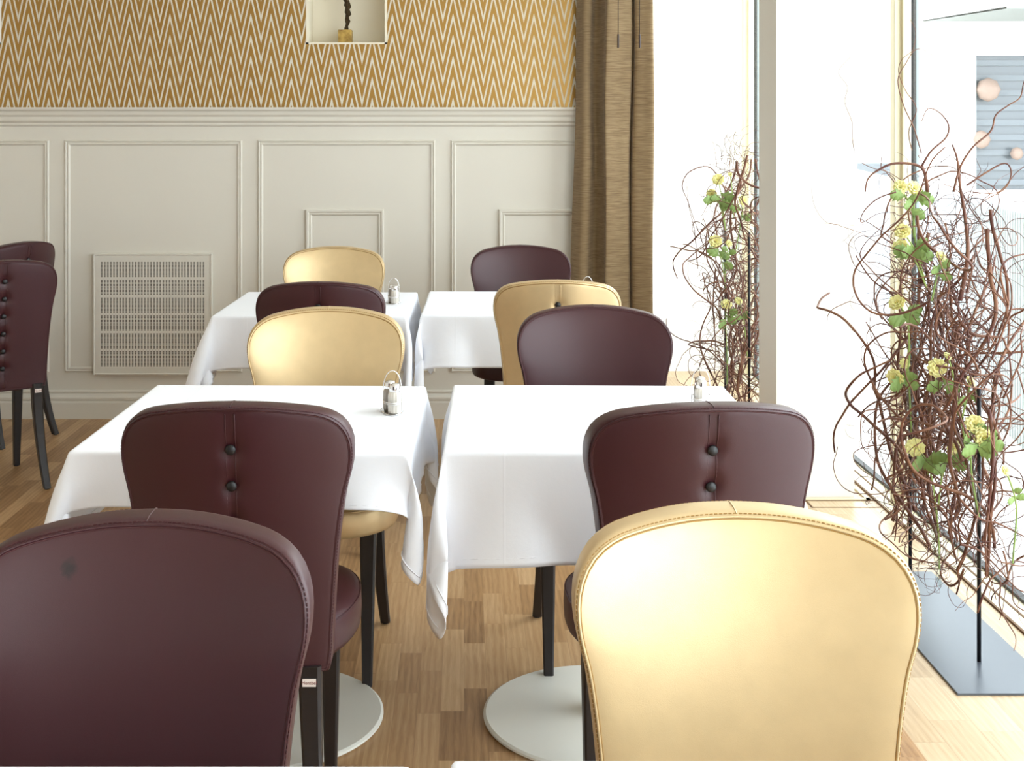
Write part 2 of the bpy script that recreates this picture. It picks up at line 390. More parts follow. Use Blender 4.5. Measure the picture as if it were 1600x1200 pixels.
# window wall on the right
sl = MB(); sl.box(1.56, 1.66, YN, 7.5, -0.05, 0.004); struct(sl.build('trim_5', M['pale_wood']))
sl = MB(); sl.box(1.552, 1.560, YN, 7.5, -0.01, 0.006); sl.box(1.600, 1.607, YN, 7.5, -0.01, 0.006); struct(sl.build('trim_6', M['groove']))
sl = MB(); sl.box(1.648, 1.672, YN, 7.5, -0.02, 0.014); struct(sl.build('trim_7', M['gasket']))
mull = [7.41, 4.82, 2.23, -0.36, -3.0]
for i, my in enumerate(mull[:-1]):
    y0, y1 = mull[i+1], my
    w = empty(f'window_{i+1}', (1.66, (y0+y1)/2, 0)); struct(w)
    L = lambda mb: mb
    yc = (y0+y1)/2
    fr = MB(); fr.box(-0.055, 0.002, y1-yc-0.025, y1-yc+0.025, 0.004, 2.70); fr.box(-0.030, 0.002, y1-yc-0.045, y1-yc+0.045, 0.004, 2.70)
    fr.box(-0.07, -0.002, y0-yc, y1-yc, 2.66, 2.74)
    fr.build('window_frame', M['pale_wood'], w, bevel=0.003)
    fr = MB(); fr.box(0.002, 0.020, y1-yc-0.045, y1-yc+0.045, 0.004, 2.70); fr.build('window_gasket', M['gasket'], w)
    fr = MB(); fr.box(0.020, 0.036, y1-yc-0.03, y1-yc+0.03, 0.0, 2.70); fr.build('outer_profile', M['alu'], w)
    p = MB(); p.box(0.004, 0.010, y0-yc+0.045, y1-yc-0.045, 0.014, 2.66); p.build('pane', M['pane'], w)
struct(MB().box(1.60, 1.76, YN, 7.6, 2.74, ZC).build('wall_right', M['wall_white']))

# ------------------------------------------------------------------ ventilation grille
gx0, gx1, gz0, gz1 = xc(150), xc(330), zc(582), zc(398)
gr = empty('ventilation_grille', ((gx0+gx1)/2, YB, gz0), label='white square perforated ventilation grille set low in the panelled wall', cat='vent')
GW, GH = gx1-gx0, gz1-gz0
gyf = -0.022
b = MB(); b.box(-GW/2, GW/2, -0.006, -0.001, 0, GH); b.build('grille_back', M['grille_dark'], gr)
v = []; f = []; vi = {}
def gv(i, j, X, Z):
    k = (i, j)
    if k not in vi: vi[k] = len(v); v.append((X, gyf, Z))
    return vi[k]
bord = 0.026; cols = 34; pitch = (GW-2*bord)/cols
xsg = [-GW/2]; solid_x = []
for cidx in range(cols):
    xa = -GW/2+bord+cidx*pitch
    xsg += [xa+pitch*0.24, xa+pitch*0.76]
xsg.append(GW/2)
zsg = [0.0]; hole_row = []
bh = (GH-2*bord)/6
rows = []
for bnd in range(6):
    zb = bord+bnd*bh+0.006; nh = 11; ph = (bh-0.012)/nh
    for q in range(nh): rows.append((zb+q*ph+ph*0.18, zb+q*ph+ph*0.82))
for a, b2 in rows: zsg += [a, b2]
zsg.append(GH)
for i in range(len(xsg)-1):
    for j in range(len(zsg)-1):
        if i % 2 == 1 and j % 2 == 1: continue
        f.append((gv(i, j, xsg[i], zsg[j]), gv(i+1, j, xsg[i+1], zsg[j]), gv(i+1, j+1, xsg[i+1], zsg[j+1]), gv(i, j+1, xsg[i], zsg[j+1])))
mesh_obj('perforated_plate', v, f, M['panel'], gr, smooth=False)
b = MB(); e = 0.008
b.box(-GW/2-e, -GW/2, -0.026, 0, -e, GH+e); b.box(GW/2, GW/2+e, -0.026, 0, -e, GH+e); b.box(-GW/2, GW/2, -0.026, 0, -e, 0); b.box(-GW/2, GW/2, -0.026, 0, GH, GH+e)
b.build('grille_frame', M['panel'], gr, bevel=0.002)

# ------------------------------------------------------------------ sculpture in the niche
sx = xc(537.5)
scu = empty('sculpture', (sx, YB+0.075, NZ0+0.0024), label='slender rough dark bronze figure on a gilded block in the wall niche', cat='sculpture')
hb = 0.0335
MB().box(-hb, hb, -hb, hb, 0, 0.066).build('block_base', M['gilt'], scu, bevel=0.003)
rng = random.Random(3); pts = []; rad = []
for k in range(40):
    t = k/39; pts.append((0.002+0.010*math.sin(t*9)+0.004*rng.uniform(-1, 1), 0.006*math.sin(t*7+1), 0.062+0.46*t))
    rad.append(0.008+0.007*min(1, t*4)+0.003*math.sin(k*1.9)+0.018*math.exp(-((t-0.72)/0.12)**2)+0.006*math.exp(-((t-0.95)/0.05)**2))
MB().tube(pts, rad, 10).build('figure', M['bronze'], scu, smooth=True)

# ------------------------------------------------------------------ curtain (pleated linen hanging to the floor)
def curtain():
    pxs = [(893, 6.20, 902), (899, 6.165, 908), (908, 6.135, 915), (918, 6.14, 924), (927, 6.19, 930), (934, 6.18, 937), (943, 6.13, 944), (944.5, 6.095, 947), (948, 6.085, 951),
           (965, 6.10, 968), (980, 6.115, 985), (984, 6.14, 987), (984, 6.20, 988), (986, 6.135, 991), (990, 6.105, 993), (1004, 6.09, 1007), (1018, 6.08, 1019), (1021, 6.095, 1022), (1019, 6.13, 1021)]
    nz = 40; v = []; f = []
    P = catmull([(a, d, c) for a, d, c in pxs], 6)
    for j in range(nz+1):
        z = 0.02+(2.78-0.02)*j/nz
        yimg = 207+(EYE-z)*2009/6.15
        t = min(1, max(-0.4, 1-yimg/400.0)); t = t if t > 0 else t*0.3
        for (a, d, c) in P:
            px = a+(c-a)*t+1.2*math.sin(z*5+a*0.05)
            v.append(((px-725)*d/2009, d+0.004*math.sin(z*7+a*0.03), z))
    n_ = len(P)
    for j in range(nz):
        for i in range(n_-1): f.append((j*n_+i, j*n_+i+1, (j+1)*n_+i+1, (j+1)*n_+i))
    o = mesh_obj('curtain', v, f, M['curtain'], None, True, label='floor-length brown linen curtain hanging at the end of the panelled wall', cat='curtain')
    s = o.modifiers.new('thick', 'SOLIDIFY'); s.thickness = 0.0015
    # stitched side hem on its window edge
    hv = [v[j*n_+n_-3] for j in range(nz+1)]
    b = MB(); b.tube([(p[0]-0.002, p[1]-0.003, p[2]) for p in hv], 0.0022, 6); b.build('side_hem', M['curtain'], o, smooth=True)
    return o
curtain()
for px, lab in ((966, 'left of the two dark blind cords hanging before the curtain'), (999.5, 'right dark blind cord, nearest the window, hanging before the curtain')):
    d = 5.98; k = 2009/d; X = (px-725)/k; z0 = EYE+(207-75)/k; z1 = EYE+(207-53)/k
    c_ = empty('blind_cord', (X, d, z0), label=lab, cat='cord', group='blind cords before the curtain')
    MB().tube([(0, 0, z1-z0-0.004), (0.001, 0, 0.5), (0.002, 0, ZC-z0)], 0.0016, 6).build('cord', M['cord'], c_, smooth=True)
    MB().lathe([(0.003, 0), (0.0048, 0.002), (0.0048, z1-z0-0.003), (0.002, z1-z0)], 12).build('cord_weight', M['cord'], c_, smooth=True)

# ------------------------------------------------------------------ chairs
HALF = [(0.0, 0.900), (0.05, 0.8985), (0.095, 0.894), (0.135, 0.8875), (0.165, 0.880), (0.190, 0.866), (0.2065, 0.846), (0.2155, 0.820), (0.2165, 0.790), (0.212, 0.76), (0.202, 0.72), (0.193, 0.66), (0.186, 0.59), (0.180, 0.50), (0.176, 0.42), (0.173, 0.397), (0.165, 0.387), (0.10, 0.385), (0.0, 0.385)]
TH = 0.062
def chair_outline():
    top = catmull([(a, 0, b) for a, b in HALF], 6)
    L = [(p.x, p.z) for p in top]
    # resample evenly
    seg = [0]
    for i in range(1, len(L)): seg.append(seg[-1]+math.dist(L[i], L[i-1]))
    n_ = 56; out = []
    for k in range(n_):
        s = seg[-1]*k/(n_-1); i = max(1, next((q for q in range(1, len(seg)) if seg[q] >= s-1e-9), len(seg)-1))
        t = (s-seg[i-1])/(seg[i]-seg[i-1]+1e-12); out.append((L[i-1][0]+(L[i][0]-L[i-1][0])*t, L[i-1][1]+(L[i][1]-L[i-1][1])*t))
    return out+[(-a, b) for a, b in out[-2:0:-1]]
OUT = chair_outline()
def ybase(u, z):
    return -0.190-0.060*max(0, (z-0.42)/0.48)**1.3+0.058*(abs(u)/0.2155)**2.1*(0.55+0.45*min(1, max(0, (z-0.40)/0.35)))
BUTTONS = [0.8185-0.0685*k for k in range(6)]
def rear_detail(u, z, s):
    d = 0.0
    for bz in BUTTONS:
        d += 0.0075*math.exp(-((u/0.020)**2+((z-bz)/0.018)**2))
    if z < 0.895: d += 0.0035*math.exp(-(u/0.012)**2)
    return d
def chair_back(name, lm, parent):
    cz = 0.66; v = []; f = []; n_ = len(OUT)
    prof = []
    for s in list(np.linspace(0.04, 0.955, 26)): prof.append((s, 'r', 0))
    prof += [(0.975, 'e', 0.0012), (0.988, 'e', 0.004), (0.996, 'e', 0.009), (1.0, 'e', 0.016), (1.0, 'e', TH*0.5), (1.0, 'e', TH-0.016), (0.996, 'e', TH-0.009), (0.988, 'e', TH-0.004), (0.975, 'e', TH-0.0012)]
    for s in list(np.linspace(0.955, 0.04, 20)): prof.append((s, 'f', 0))
    for s, k, o in prof:
        for (a, z) in OUT:
            u_ = a*s; z_ = cz+(z-cz)*s; yb = ybase(u_, z_)
            if k == 'r': y = yb-0.0030*(1-((s)/0.96)**6)+rear_detail(u_, z_, s)
            elif k == 'f': y = yb+TH+0.0085*(1-(s/0.965)**8)
            else: y = yb+o
            v.append((u_, y, z_))
    for k in range(len(prof)-1):
        for i in range(n_):
            j = (i+1) % n_; f.append((k*n_+i, (k+1)*n_+i, (k+1)*n_+j, k*n_+j))
    f.append(tuple(range(n_))); f.append(tuple((len(prof)-1)*n_+i for i in range(n_-1, -1, -1)))
    return mesh_obj('backrest', v, f, lm, parent)
def loop_pts(s, yo):
    cz = 0.66; return [(a*s, ybase(a*s, cz+(z-cz)*s)+yo, cz+(z-cz)*s) for a, z in OUT]
def stitches(mb, pts, closed=True, L=0.0042, gap=0.0062, r=0.0007):
    P = [Vector(p) for p in pts]+([Vector(pts[0])] if closed else [])
    seg = [0]
    for i in range(1, len(P)): seg.append(seg[-1]+(P[i]-P[i-1]).length)
    def at(s):
        i = 1
        lo, hi = 1, len(seg)-1
        while lo < hi:
            m_ = (lo+hi)//2
            if seg[m_] < s: lo = m_+1
            else: hi = m_
        i = lo; t = (s-seg[i-1])/(seg[i]-seg[i-1]+1e-12); return P[i-1].lerp(P[i], t)
    s = 0
    while s+L < seg[-1]:
        mb.tube([at(s), at(s+L)], r, 4); s += gap
SEAT_N = 64
def seat_outline():
    out = []
    for i in range(SEAT_N):
        a = 2*math.pi*i/SEAT_N; e = 2.0/2.7
        cx, sy = math.cos(a), math.sin(a)
        x = 0.212*math.copysign(abs(cx)**e, cx); y = 0.225*math.copysign(abs(sy)**e, sy)+0.035
        if y < 0.03: x *= 1-0.14*min(1, (0.03-y)/0.2)
        out.append((x, y))
    return out
def make_chair(kind, label):
    lm = M['burgundy'] if kind == 'b' else M['gold']; th = M['burgundy_thread'] if kind == 'b' else M['gold_thread']
    root = empty('dining_chair', (0, 0, 0)); tag(root, label, 'chair')
    chair_back('backrest', lm, root)
    b = MB()
    b.tube(loop_pts(0.974, 0.0006), 0.0019, 6, closed=True); b.tube(loop_pts(0.974, TH-0.0006), 0.0019, 6, closed=True)
    b.tube([(0.0085, ybase(0.0085, z)+0.0016*0-0.0022+rear_detail(0.0085, z, 0), z) for z in np.linspace(0.40, 0.885, 60)], 0.0014, 6)
    b.tube([(-0.0085, ybase(-0.0085, z)-0.0022+rear_detail(-0.0085, z, 0), z) for z in np.linspace(0.40, 0.885, 60)], 0.0010, 6)
    b.tube([(0, ybase(0, 0.9)+y_, 0.9003-0.004*(abs(y_-TH/2)/(TH/2))**3) for y_ in np.linspace(0.003, TH-0.003, 9)], 0.0012, 6)
    b.build('piping', lm, root, smooth=True)
    for lp in (loop_pts(0.9635, 0.0004), loop_pts(0.9635, TH-0.0002)):
        MB().tube(lp, 0.0012, 5, closed=True).build('seam_line', th, root, smooth=True)
    for lp in (loop_pts(0.9885, 0.0033), loop_pts(0.9885, TH-0.0033)):
        b = MB(); stitches(b, lp); b.build('stitching', th, root, smooth=False)['kind'] = 'stuff'
    for z in BUTTONS:
        y = ybase(0, z)+0.0045-0.0030
        q = MB(); v = []; q.lathe([(0.0088, 0.0), (0.0098, 0.0025), (0.0094, 0.0045), (0.0066, 0.0065), (0.003, 0.0074), (0.0006, 0.0076)], 18)
        q.v = [(a, y-c_+0.001, z+b_) for a, b_, c_ in q.v]
        q.build('button', M['button'], root, smooth=True)
    # seat
    so = seat_outline(); v = []; f = []; n_ = SEAT_N
    prof = [(0.90, 0.392), (0.955, 0.390), (0.985, 0.393), (1.0, 0.402), (1.005, 0.425), (1.0, 0.447), (0.990, 0.456), (0.975, 0.460), (0.93, 0.4655), (0.85, 0.470), (0.7, 0.475), (0.5, 0.479), (0.3, 0.481), (0.05, 0.482)]
    for s, z in prof:
        for (a, c_) in so: v.append((a*s, 0.035+(c_-0.035)*s, z))
    for k in range(len(prof)-1):
        for i in range(n_):
            j = (i+1) % n_; f.append((k*n_+i, k*n_+j, (k+1)*n_+j, (k+1)*n_+i))
    f.append(tuple(range(n_-1, -1, -1))); f.append(tuple((len(prof)-1)*n_+i for i in range(n_)))
    mesh_obj('seat', v, f, lm, root)
    b = MB(); b.tube([(a*0.992, 0.035+(c_-0.035)*0.992, 0.4565) for a, c_ in so], 0.0016, 6, closed=True); b.build('seat_piping', lm, root, smooth=True)
    # legs
    def leg(path, w0, w1, name='leg'):
        v = []; f = []; n_ = 8; k = len(path)
        for i, p in enumerate(path):
            t = i/(k-1); w = w0+(w1-w0)*t; c_ = w*0.28
            for dx, dy in ((-w, -w+c_), (-w+c_, -w), (w-c_, -w), (w, -w+c_), (w, w-c_), (w-c_, w), (-w+c_, w), (-w, w-c_)):
                v.append((p[0]+dx, p[1]+dy, p[2]))
        for i in range(k-1):
            for j in range(8):
                j2 = (j+1) % 8; f.append((i*8+j, (i+1)*8+j, (i+1)*8+j2, i*8+j2))
        f.append(tuple(range(8))); f.append(tuple((k-1)*8+j for j in range(7, -1, -1)))
        o = mesh_obj(name, v, f, M['black_wood'], root, smooth=False)
        bm = bmesh.new(); bm.from_mesh(o.data); bmesh.ops.recalc_face_normals(bm, faces=bm.faces); bm.to_mesh(o.data); bm.free()
        g_ = MB().lathe([(0.009, 0), (0.010, 0.004)], 12, (path[-1][0], path[-1][1], 0)); g_.build('glide', M['gasket'], o)
        return o
    for s in (-1, 1):
        leg([(s*(0.136+0.022*t**1.6), -0.165-0.075*t**2.2, 0.40*(1-t)+0.004) for t in np.linspace(0, 1, 9)], 0.0215, 0.0135)
        leg([(s*(0.140-0.002*t), 0.170+0.012*t, 0.40*(1-t)+0.004) for t in np.linspace(0, 1, 4)], 0.021, 0.0125)
    # maker's woven tag under the back edge
    tg = MB().box(0.124, 0.149, -0.1900, -0.1880, 0.370, 0.384).build('maker_tag', M['tag'], root)
    tc = bpy.data.curves.new('tag_text', 'FONT'); tc.body = 'Montbel'; tc.size = 0.0085; tc.align_x = 'CENTER'; tc.align_y = 'CENTER'; tc.extrude = 0.0002
    to = bpy.data.objects.new('tag_text', tc); COL.objects.link(to); to.location = (0.1365, -0.1903, 0.377); to.rotation_euler = (R(90), 0, 0); to.parent = tg; tc.materials.append(M['tag_ink'])
    dg = bpy.context.evaluated_depsgraph_get(); me = bpy.data.meshes.new_from_object(to.evaluated_get(dg)); bpy.data.objects.remove(to)
    to = bpy.data.objects.new('tag_lettering', me); COL.objects.link(to); to.location = (0.1365, -0.1903, 0.377); to.rotation_euler = (R(90), 0, 0); to.parent = tg
    return root
def kids(o): return [c for c in bpy.data.objects if c.parent == o]
def copy_tree(o, parent=None):
    ch = kids(o)
    c = o.copy(); COL.objects.link(c)
    if parent is not None: c.parent = parent
    for q in ch: copy_tree(q, c)
    return c
GB, GG = 'burgundy leather dining chairs', 'gold leather dining chairs'
proto = {'b': make_chair('b', 'x'), 'g': make_chair('g', 'x')}; used = {'b': False, 'g': False}
def place(kind, px, D, facing, yaw, label):
    """D = depth of the top of the backrest; facing 'away' shows its buttoned rear, 'to' its smooth front"""
    X = (px-725)*D/2009
    if used[kind]: o = copy_tree(proto[kind])
    else: o = proto[kind]; used[kind] = True
    a = R(yaw)+(0 if facing == 'away' else math.pi)
    # local point of the backrest top
    l = Vector((0, -0.25, 0)); l.rotate(Matrix.Rotation(a, 3, 'Z').to_euler())
    o.location = (X-l.x, D-l.y, 0); o.rotation_euler = (0, 0, a)
    o['label'] = label; o['group'] = GB if kind == 'b' else GG
    return o
f0 = place('b', 246, 1.695, 'to', 0, 'large burgundy leather chair in the left foreground, smooth side forward with a dark scuff')
place('g', 1136, 1.73, 'to', 0, 'large gold leather chair in the right foreground, smooth padded side forward')
place('b', 358, 2.31, 'away', 0, 'burgundy chair with two black buttons showing, pushed to the front of the near left table')
place('b', 1117, 2.305, 'away', 6, 'burgundy chair showing its buttoned back at the near right table, behind the large gold one')
place('g', 516, 3.66, 'to', 0, 'gold chair facing forward at the far side of the near left table')
place('b', 925, 3.70, 'to', -2, 'burgundy chair with smooth front at the far side of the near right table')
place('b', 496, 4.21, 'away', 0, 'burgundy chair seen from behind at the front of the rear left table')
place('g', 872, 4.26, 'away', -2, 'gold chair turned with its buttoned back at the front of the rear right table')
place('g', 526, 5.60, 'to', 0, 'smallest gold chair, by the panelled wall behind the rear left table')
place('b', 812, 5.66, 'to', 0, 'dark burgundy chair by the curtain, behind the rear right table')
place('b', 9, 4.93, 'away', 32, 'burgundy chair at the left edge with a column of six black buttons')
place('b', 48, 5.78, 'away', 62, 'burgundy chair at the left edge, mostly hidden behind the buttoned one')
for c_ in kids(f0):
    if c_.name.startswith('backrest'):
        c_.material_slots[0].link = 'OBJECT'; c_.material_slots[0].material = M['burgundy_stained']

# ------------------------------------------------------------------ tables and cloths
TZ = 0.716
tables = [  # centre x, centre y, yaw(deg), cloth shift (x,y), cloth size (x,y), label
    (-0.468, 3.06, -1.3, (0.0, 0.040), (1.08, 1.01), 'near left', 0.0),
    (0.322, 3.06, -1.3, (0.0, -0.030), (1.11, 1.11), 'near right', 0.0),
    (-0.560, 5.06, -1.0, (0.0, 0.0), (1.15, 1.08), 'rear left', 0.0),
    (0.205, 5.08, -1.0, (0.0, 0.0), (1.14, 1.08), 'rear right', 0.0),
    (-0.414, 1.008, 0.0, (0.0, 0.0), (1.12, 1.10), 'foreground left', 0.0),
    (0.345, 1.020, 0.0, (0.0, 0.0), (1.12, 1.10), 'foreground right', 0.0)]
H2 = 0.355
def make_table():
    root = empty('restaurant_table'); tag(root, 'x', 'table')
    MB().box(-H2+0.012, H2-0.012, -H2+0.012, H2-0.012, TZ-0.030, TZ-0.004).build('table_top', M['pale_wood'], root, bevel=0.003)
    MB().lathe([(0.268, 0), (0.276, 0.004), (0.276, 0.009), (0.270, 0.0125), (0.05, 0.0155)], 96).build('base_disc', M['disc'], root, smooth=False)
    auto_smooth(kids(root)[-1], 30)
    auto_smooth(MB().lathe([(0.036, 0.014), (0.036, TZ-0.034)], 40).build('column', M['disc'], root), 40)
    auto_smooth(MB().lathe([(0.16, TZ-0.036), (0.16, TZ-0.030)], 40).build('top_plate', M['disc'], root), 40)
    return root
tp = make_table()
where = {'near left': 'third row from the wall', }
for i, (cx, cy, yw, sh, sz, nm, _) in enumerate(tables):
    t = tp if i == 0 else copy_tree(tp)
    t.location = (cx, cy, 0); t.rotation_euler = (0, 0, R(yw))
    t['group'] = 'square tables with round pedestal bases'
    t['label'] = {'near left': 'square table with round off-white disc base, under the near left cloth', 'near right': 'square pedestal table with white disc base, under the near right cloth',
                  'rear left': 'square table under the rear left cloth, beside the ventilation grille', 'rear right': 'square table under the rear right cloth, beside the curtain',
                  'foreground left': 'square table under the cloth at the bottom left edge of the view', 'foreground right': 'square table under the cloth at the bottom right edge of the view'}[nm]

def sim_cloths():
    K = len(tables); rs = np.random.RandomState(7)
    HH = H2+0.003; NO, NI = 12, 27
    def axis(lo, hi):
        # cloth lines fall exactly on the table edges so the folds there stay crisp
        return np.concatenate([np.linspace(lo, -HH, NO, endpoint=False), [-HH, -HH+0.006], np.linspace(-HH+0.006, HH-0.006, NI+2)[1:-1], [HH-0.006, HH], np.linspace(HH, hi, NO+1)[1:]])
    N = len(axis(-1, 1)); S = np.zeros((K, N, N, 3))
    for k, t in enumerate(tables):
        gx = axis(t[3][0]-t[4][0]/2, t[3][0]+t[4][0]/2); gy = axis(t[3][1]-t[4][1]/2, t[3][1]+t[4][1]/2)
        S[k, :, :, 0], S[k, :, :, 1] = np.meshgrid(gx, gy, indexing='ij')
    rest = S.copy(); S[..., 2] = TZ+0.003
    # the overhang starts already folded down at the sides, the corner squares fanned diagonally
    ox = np.maximum(np.abs(rest[..., 0])-HH, 0); oy = np.maximum(np.abs(rest[..., 1])-HH, 0)
    one = np.maximum(ox, oy)
    S[..., 2] = TZ+0.003-0.55*np.sqrt(ox*ox+oy*oy)
    S[..., 0] = np.sign(rest[..., 0])*(np.minimum(np.abs(rest[..., 0]), HH)+0.8*ox)
    S[..., 1] = np.sign(rest[..., 1])*(np.minimum(np.abs(rest[..., 1]), HH)+0.8*oy)
    P = S.copy(); Vv = np.zeros_like(S)
    pin = (np.abs(rest[..., 0]) < HH+1e-6) & (np.abs(rest[..., 1]) < HH+1e-6)
    P[..., :2] = np.where(pin[..., None], rest[..., :2], P[..., :2])
    w = np.where(pin, 0.0, 1.0)[..., None]
    def make(a, b, st):
        r = np.sqrt(((rest[b]-rest[a])**2).sum(-1, keepdims=True)); wa = w[a]; wb_ = w[b]; ws = wa+wb_+1e-9
        return (a, b, r, st*wa/ws, st*wb_/ws)
    def con(c):
        a, b, r, fa, fb = c
        A = P[a]; B = P[b]; d = B-A; L = np.sqrt((d*d).sum(-1, keepdims=True))+1e-9
        q = (L-r)/L*d
        P[a] = A+q*fa; P[b] = B-q*fb
    cons = []; bend = []; s_ = slice; A_ = s_(None)
    for o in (0, 1):
        cons.append(make((A_, s_(o, N-1, 2), A_), (A_, s_(o+1, N, 2), A_), 1.0))
        cons.append(make((A_, A_, s_(o, N-1, 2)), (A_, A_, s_(o+1, N, 2)), 1.0))
    for o in (0, 1):
        cons.append(make((A_, s_(o, N-1, 2), s_(0, N-1)), (A_, s_(o+1, N, 2), s_(1, N)), 0.45))
        cons.append(make((A_, s_(o, N-1, 2), s_(1, N)), (A_, s_(o+1, N, 2), s_(0, N-1)), 0.45))
    for q, st in ((2, 0.35), (4, 0.25), (7, 0.12)):
        for o in range(q):
            for off in (0, q):
                ii = np.arange(o+off, N-q, 2*q)
                if len(ii) == 0: continue
                # do not stiffen across the pinned table edge itself
                def keep(c, ax):
                    a, b, r, fa, fb = c
                    pa, pb = pin[a][..., None], pin[b][..., None]
                    k_ = np.where(pa | pb, 0.0, 1.0); return (a, b, r, fa*k_, fb*k_)
                bend.append(keep(make((A_, ii, A_), (A_, ii+q, A_), st), 0)); bend.append(keep(make((A_, A_, ii), (A_, A_, ii+q), st), 1))
    xlo = np.full((K, 1, 1), -9.0); xhi = np.full((K, 1, 1), 9.0)
    for a, b in ((0, 1), (2, 3), (4, 5)):
        mid = (tables[a][0]+tables[b][0])/2
        xhi[a] = mid-tables[a][0]-0.004; xlo[b] = mid-tables[b][0]+0.004
    dt = 1/60.
    for step in range(190):
        Vv *= 0.955
        Vv[..., 2] -= 9.8*dt
        Pp = P.copy()
        P += Vv*dt*w
        for it in range(9):
            for c in cons: con(c)
            if it % 3 == 0:
                for c in bend: con(c)
            X, Y, Z = P[..., 0], P[..., 1], P[..., 2]
            ax, ay = np.abs(X), np.abs(Y)
            inside = (ax < HH) & (ay < HH) & (Z < TZ+0.003)
            px_, py_, pz_ = HH-ax, HH-ay, TZ+0.003-Z
            top = inside & (pz_ <= np.minimum(px_, py_)+0.002) & (pz_ < 0.03)
            sx_ = inside & ~top & (px_ <= py_); sy_ = inside & ~top & ~sx_
            P[..., 2] = np.where(top, TZ+0.003, Z)
            P[..., 0] = np.where(sx_, np.sign(X)*HH, X)
            P[..., 1] = np.where(sy_, np.sign(Y)*HH, Y)
            P[..., 0] = np.where(P[..., 2] < TZ, np.minimum(np.maximum(P[..., 0], xlo), xhi), P[..., 0])
        Vv = (P-Pp)/dt*w
    return P, N
CP, CN = sim_cloths()
for k, (cx, cy, yw, sh, sz, nm, _) in enumerate(tables):
    v = CP[k].reshape(-1, 3)-np.array([0, 0, TZ]); f = []
    for i in range(CN-1):
        for j in range(CN-1): f.append((i*CN+j, (i+1)*CN+j, (i+1)*CN+j+1, i*CN+j+1))
    lab = {'near left': 'white tablecloth on the near left table, hem hanging short in front', 'near right': 'white tablecloth on the near right table with a deep smooth front drop',
           'rear left': 'white tablecloth on the rear left table, a corner overlapping the wall grille', 'rear right': 'white tablecloth on the rear right table nearest the curtain',
           'foreground left': 'white tablecloth whose edge shows along the bottom left of the view', 'foreground right': 'white tablecloth whose edge shows along the bottom right of the view'}[nm]
    o = mesh_obj('tablecloth', v, f, M['cloth'], None, True, label=lab, cat='tablecloth', group='white tablecloths')
    o.location = (cx, cy, TZ); o.rotation_euler = (0, 0, R(yw))
    q = o.modifiers.new('sub', 'SUBSURF'); q.levels = 1; q.render_levels = 1
    q = o.modifiers.new('thick', 'SOLIDIFY'); q.thickness = 0.0012; q.offset = 1
    # stitched hem
    V3 = CP[k]; lp = [V3[i, 1] for i in range(1, CN-1)]+[V3[CN-2, j] for j in range(1, CN-1)]+[V3[i, CN-2] for i in range(CN-2, 0, -1)]+[V3[1, j] for j in range(CN-2, 0, -1)]
    b = MB(); b.tube([p-np.array([0, 0, TZ]) for p in lp], 0.0011, 5, closed=True); b.build('hem', M['cloth'], o, smooth=True)

# ------------------------------------------------------------------ cruets
def make_shaker(fill, parent, x, y):
    s = empty('shaker', (x, y, 0.003)); s.parent = parent
    n_ = 48; v = []; f = []
    prof = [(0.0155, 0.0), (0.0165, 0.003), (0.0165, 0.040), (0.0155, 0.046), (0.0125, 0.051), (0.0115, 0.053)]
    for r, z in prof:
        for i in range(n_):
            a = 2*math.pi*i/n_; rr = r*(1-0.11*(0.5+0.5*math.cos(a*12))) if 0.002 < z < 0.047 else r
            v.append((rr*math.cos(a), rr*math.sin(a), z))
    for k in range(len(prof)-1):
        for i in range(n_):
            j = (i+1) % n_; f.append((k*n_+i, k*n_+j, (k+1)*n_+j, (k+1)*n_+i))
    f.append(tuple(range(n_-1, -1, -1)))
    mesh_obj('glass_body', v, f, fill, s)
    cp = MB().lathe([(0.0128, 0.051), (0.0132, 0.053), (0.0128, 0.055), (0.0132, 0.057), (0.0126, 0.059), (0.0128, 0.064), (0.0115, 0.068), (0.006, 0.0705), (0.001, 0.071)], 28)
    cp.build('screw_cap', M['chrome'], s, smooth=True)
    return s
def make_cruet():
    root = empty('condiment_set'); tag(root, 'x', 'condiment set')
    make_shaker(M['salt'], root, 0.004, -0.019); make_shaker(M['pepper'], root, -0.004, 0.020)
    r = MB(); cx_, cy_ = 0.022, 0.041
    oval = lambda z, k=1.0: [(cx_*k*math.cos(a)*(1 if True else 1), cy_*k*math.sin(a), z) for a in np.linspace(0, 2*math.pi, 40, endpoint=False)]
    r.tube(oval(0.030), 0.0012, 6, closed=True); r.tube(oval(0.026), 0.0009, 6, closed=True); r.tube(oval(0.002), 0.0014, 6, closed=True)
    r.box(-0.018, 0.018, -0.034, 0.034, 0.0005, 0.002)
    for s in (-1, 1):
        r.tube([(s*0.0225, 0, z) for z in (0.002, 0.015, 0.032)], 0.0011, 6)
        r.tube([(s*0.024+0.004*math.cos(a), 0, 0.006+0.005*math.sin(a)) for a in np.linspace(0, 2*math.pi, 12, endpoint=False)], 0.0010, 6, closed=True)
    r.build('wire_rack', M['chrome'], root, smooth=False); auto_smooth(kids(root)[-1], 50)
    h_ = MB(); hp = [(-0.0225, 0, 0.03), (-0.0222, 0, 0.055), (-0.019, 0, 0.078), (-0.011, 0, 0.094), (0.0, 0, 0.100), (0.011, 0, 0.094), (0.019, 0, 0.078), (0.0222, 0, 0.055), (0.0225, 0, 0.03)]
    h_.tube(catmull(hp, 6), 0.0011, 6); h_.build('handle', M['chrome'], root, smooth=True)
    return root
cz_ = TZ+0.0045
cr0 = make_cruet()
